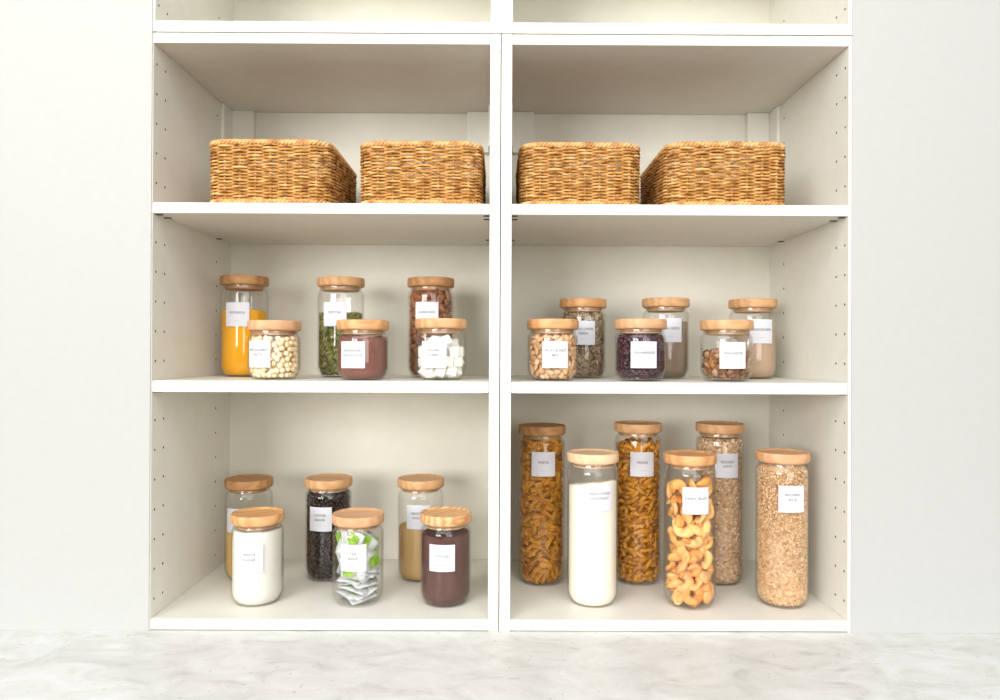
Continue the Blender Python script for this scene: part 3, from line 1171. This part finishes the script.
# ================= bottom, right unit =================
def fusilli(npts=30, length=.027, r=.0060):
    acc = Acc()
    for b in range(3):
        V, F = [], []
        for i in range(npts):
            t = i / (npts - 1)
            a = t * 2 * PI * 1.5 + b * 2 * PI / 3
            c, s = math.cos(a), math.sin(a)
            X = (t - .5) * length
            for (rr, w_) in ((.0004, .0019), (r, .0016), (r, -.0016), (.0004, -.0019)):
                V.append((X, rr * c - w_ * s, rr * s + w_ * c))
        for i in range(npts - 1):
            for k in range(4):
                k2 = (k + 1) % 4
                F.append((i * 4 + k, i * 4 + k2, (i + 1) * 4 + k2, (i + 1) * 4 + k))
        F += [(3, 2, 1, 0), tuple((npts - 1) * 4 + k for k in range(4))]
        acc.add(V, F)
    return np.concatenate(acc.v), acc.f


def penne(length=.029, r=.0051, ri=.0038, n=12):
    V, F = [], []
    for e, sgn in ((0, -1), (1, 1)):
        for rr in (r, ri):
            for k in range(n):
                a = 2 * PI * k / n
                V.append((sgn * length / 2 + .7 * rr * math.cos(a), rr * math.cos(a), rr * math.sin(a)))
    for k in range(n):
        k2 = (k + 1) % n
        F.append((k, k2, 2 * n + k2, 2 * n + k))
        F.append((n + k2, n + k, 3 * n + k, 3 * n + k2))
        F.append((k2, k, n + k, n + k2))
        F.append((2 * n + k, 2 * n + k2, 3 * n + k2, 3 * n + k))
    return np.array(V), F


def macaroni(R=.0115, r=.0052, ri=.0038, n=10, seg=8, arc=1.9):
    V, F = [], []
    for i in range(seg + 1):
        t = (i / seg - .5) * arc
        for rr in (r, ri):
            for k in range(n):
                a = 2 * PI * k / n
                q = R + rr * math.cos(a)
                V.append((q * math.sin(t), q * math.cos(t) - R, rr * math.sin(a)))
    for i in range(seg):
        o, p = i * 2 * n, (i + 1) * 2 * n
        for k in range(n):
            k2 = (k + 1) % n
            F.append((o + k, o + k2, p + k2, p + k))
            F.append((o + n + k2, o + n + k, p + n + k, p + n + k2))
    o = seg * 2 * n
    for k in range(n):
        k2 = (k + 1) % n
        F.append((k2, k, n + k, n + k2))
        F.append((o + k, o + k2, o + n + k2, o + n + k))
    return np.array(V), F


M['pasta'] = tint_mat('durum_pasta', [(198, 132, 32), (216, 154, 50), (168, 104, 22), (226, 166, 66)], .42)
x, y, H = .0999, .248, .3650
jar(x, y, BOT, H, .01, .2805, ['PASTA'], 'brown', 'tallest glass jar of spiral pasta, against the centre divider at the bottom')
V, F = fusilli()
CNT['fus'] = piece_pile('fusilli', x, y, BOT, H, .332, V, F, .0190, .0118, M['pasta'], 'golden spiral pasta piece in the tall jar against the divider', 'pasta',
           'spiral pasta in the tall jar', 'golden spiral pasta deeper in the tall jar against the divider', 101, tilt=.22, pref=(0.35, .75), front=.0)

x, y, H = .2011, .110, .3215
jar(x, y, BOT, H, .150, .2325, ['DESICCATED', 'COCONUT'], 'pale', 'tall glass jar of creamy white coconut with a pale wooden lid')
M['coconut'] = noise_mat('desiccated_coconut', [(234, 226, 208), (240, 234, 220)], 500, rough=.9, bump=.2, bdist=.0004)
powder('desiccated_coconut', x, y, BOT, H, .2555, M['coconut'], 'creamy white desiccated coconut in the tall jar between the pasta jars', 'coconut', tilt=(.10, -.14), seed=12)

x, y, H = .3264, .255, .3705
jar(x, y, BOT, H, .004, .280, ['PENNE'], 'tan', 'tallest glass jar of tube pasta standing between the coconut and dried fruit jars')
V, F = penne()
CNT['pen'] = piece_pile('penne', x, y, BOT, H, .322, V, F, .0205, .0106, M['pasta'], 'golden tube pasta piece in the tall jar behind the dried fruit', 'pasta',
           'tube pasta in the tall jar', 'golden tube pasta deeper in the tall jar behind the dried fruit', 111, tilt=.35, pref=(0.2, .55), front=.0,
           variants=[penne(), macaroni(), penne(.026)])

x, y, H = .407, .098, .3212
jar(x, y, BOT, H, -.014, .2295, ['DRIED FRUIT'], 'orange', 'tall glass jar of curled dried apple pieces, in front between the two tall rear jars')
FX, FY, FH = x, y, H
def apple(R, arc, rw, rt, wave, seed):
    seg, n = 16, 8
    V, F = [], []
    rg = np.random.default_rng(seed)
    p = rg.uniform(0, 6)
    for i in range(seg + 1):
        t = i / seg
        a = (t - .5) * arc
        tap = .45 + .55 * math.sin(PI * min(1, max(0, t))) ** .5
        for k in range(n):
            b = 2 * PI * k / n
            q = R + rw * tap * math.cos(b)
            V.append((q * math.sin(a), q * math.cos(a) - R * .4, rt * tap * math.sin(b) + wave * math.sin(2.4 * a + p) + .0015 * math.sin(5 * a + b)))
    for i in range(seg):
        for k in range(n):
            k2 = (k + 1) % n
            F.append((i * n + k, i * n + k2, (i + 1) * n + k2, (i + 1) * n + k))
    F += [tuple(range(n))[::-1], tuple(seg * n + k for k in range(n))]
    return np.array(V), F
AP = [apple(.0165, 3.4, .0122, .0062, .004, 1), apple(.0185, 2.5, .0120, .0070, .005, 2), apple(.0160, 4.2, .0105, .0056, .004, 3), apple(.0195, 1.9, .0140, .0076, .003, 4)]
M['apple'] = tint_mat('dried_apple', [(238, 188, 116), (226, 160, 82), (246, 208, 148), (214, 138, 60), (242, 198, 130)], .5)
meshes = []
for v, f in AP:
    a = Acc(); a.add(v, f); me = a.mesh('dried_apple_piece'); me.materials.append(M['apple']); meshes.append(me)
P = sphere_pack(100, .0152, .29, H, 9, 900, .0125)
print('apple top', P[:, 2].max())
def ori(p, rg):
    th = math.atan2(p[0], -p[1])
    B = rot_basis(th, rg.uniform(0, 6.28), .55, rg)
    return Matrix(B.tolist()).to_euler()
loose('dried_apple_piece', P * np.array([1.0, 1.0, 1.0]), (x, y, BOT), meshes, 'curled golden dried apple piece in the tall front jar', 'dried apple',
      'dried apple pieces in the jar', 8, ori, H)

x, y, H = .5189, .255, .3705
jar(x, y, BOT, H, .03, .2775, ['ROLLED', 'OATS'], 'tan', 'tallest glass jar of brownish rolled oats behind the dried fruit jar')
V, F = ico(1, .0050, .0040, .0014)
M['oats'] = tint_mat('rolled_oat', [(216, 184, 146), (188, 150, 110), (240, 216, 184), (154, 114, 80), (224, 196, 158), (170, 130, 92)], .7)
shell_grain('rolled_oats', x, y, BOT, H, .334, V, F, .0066, .0050, M['oats'], 'beige and brown rolled oats filling the tallest right rear jar', 'oats', 121, tilt=.8)

x, y, H = .6078, .106, .3245
jar(x, y, BOT, H, .007, .232, ['BROWN', 'RICE'], 'pink', 'tall glass jar of brown rice, rightmost at the bottom')
V, F = ico(1, .0046, .0023, .0018)
M['rice'] = tint_mat('brown_rice_grain', [(220, 184, 138), (194, 150, 102), (240, 212, 174), (170, 126, 82), (228, 194, 150), (206, 164, 116)], .5)
shell_grain('brown_rice', x, y, BOT, H, .297, V, F, .0058, .0043, M['rice'], 'light brown rice grains filling the rightmost tall jar', 'rice', 131, tilt=.6)
print(CNT, len(bpy.data.objects))
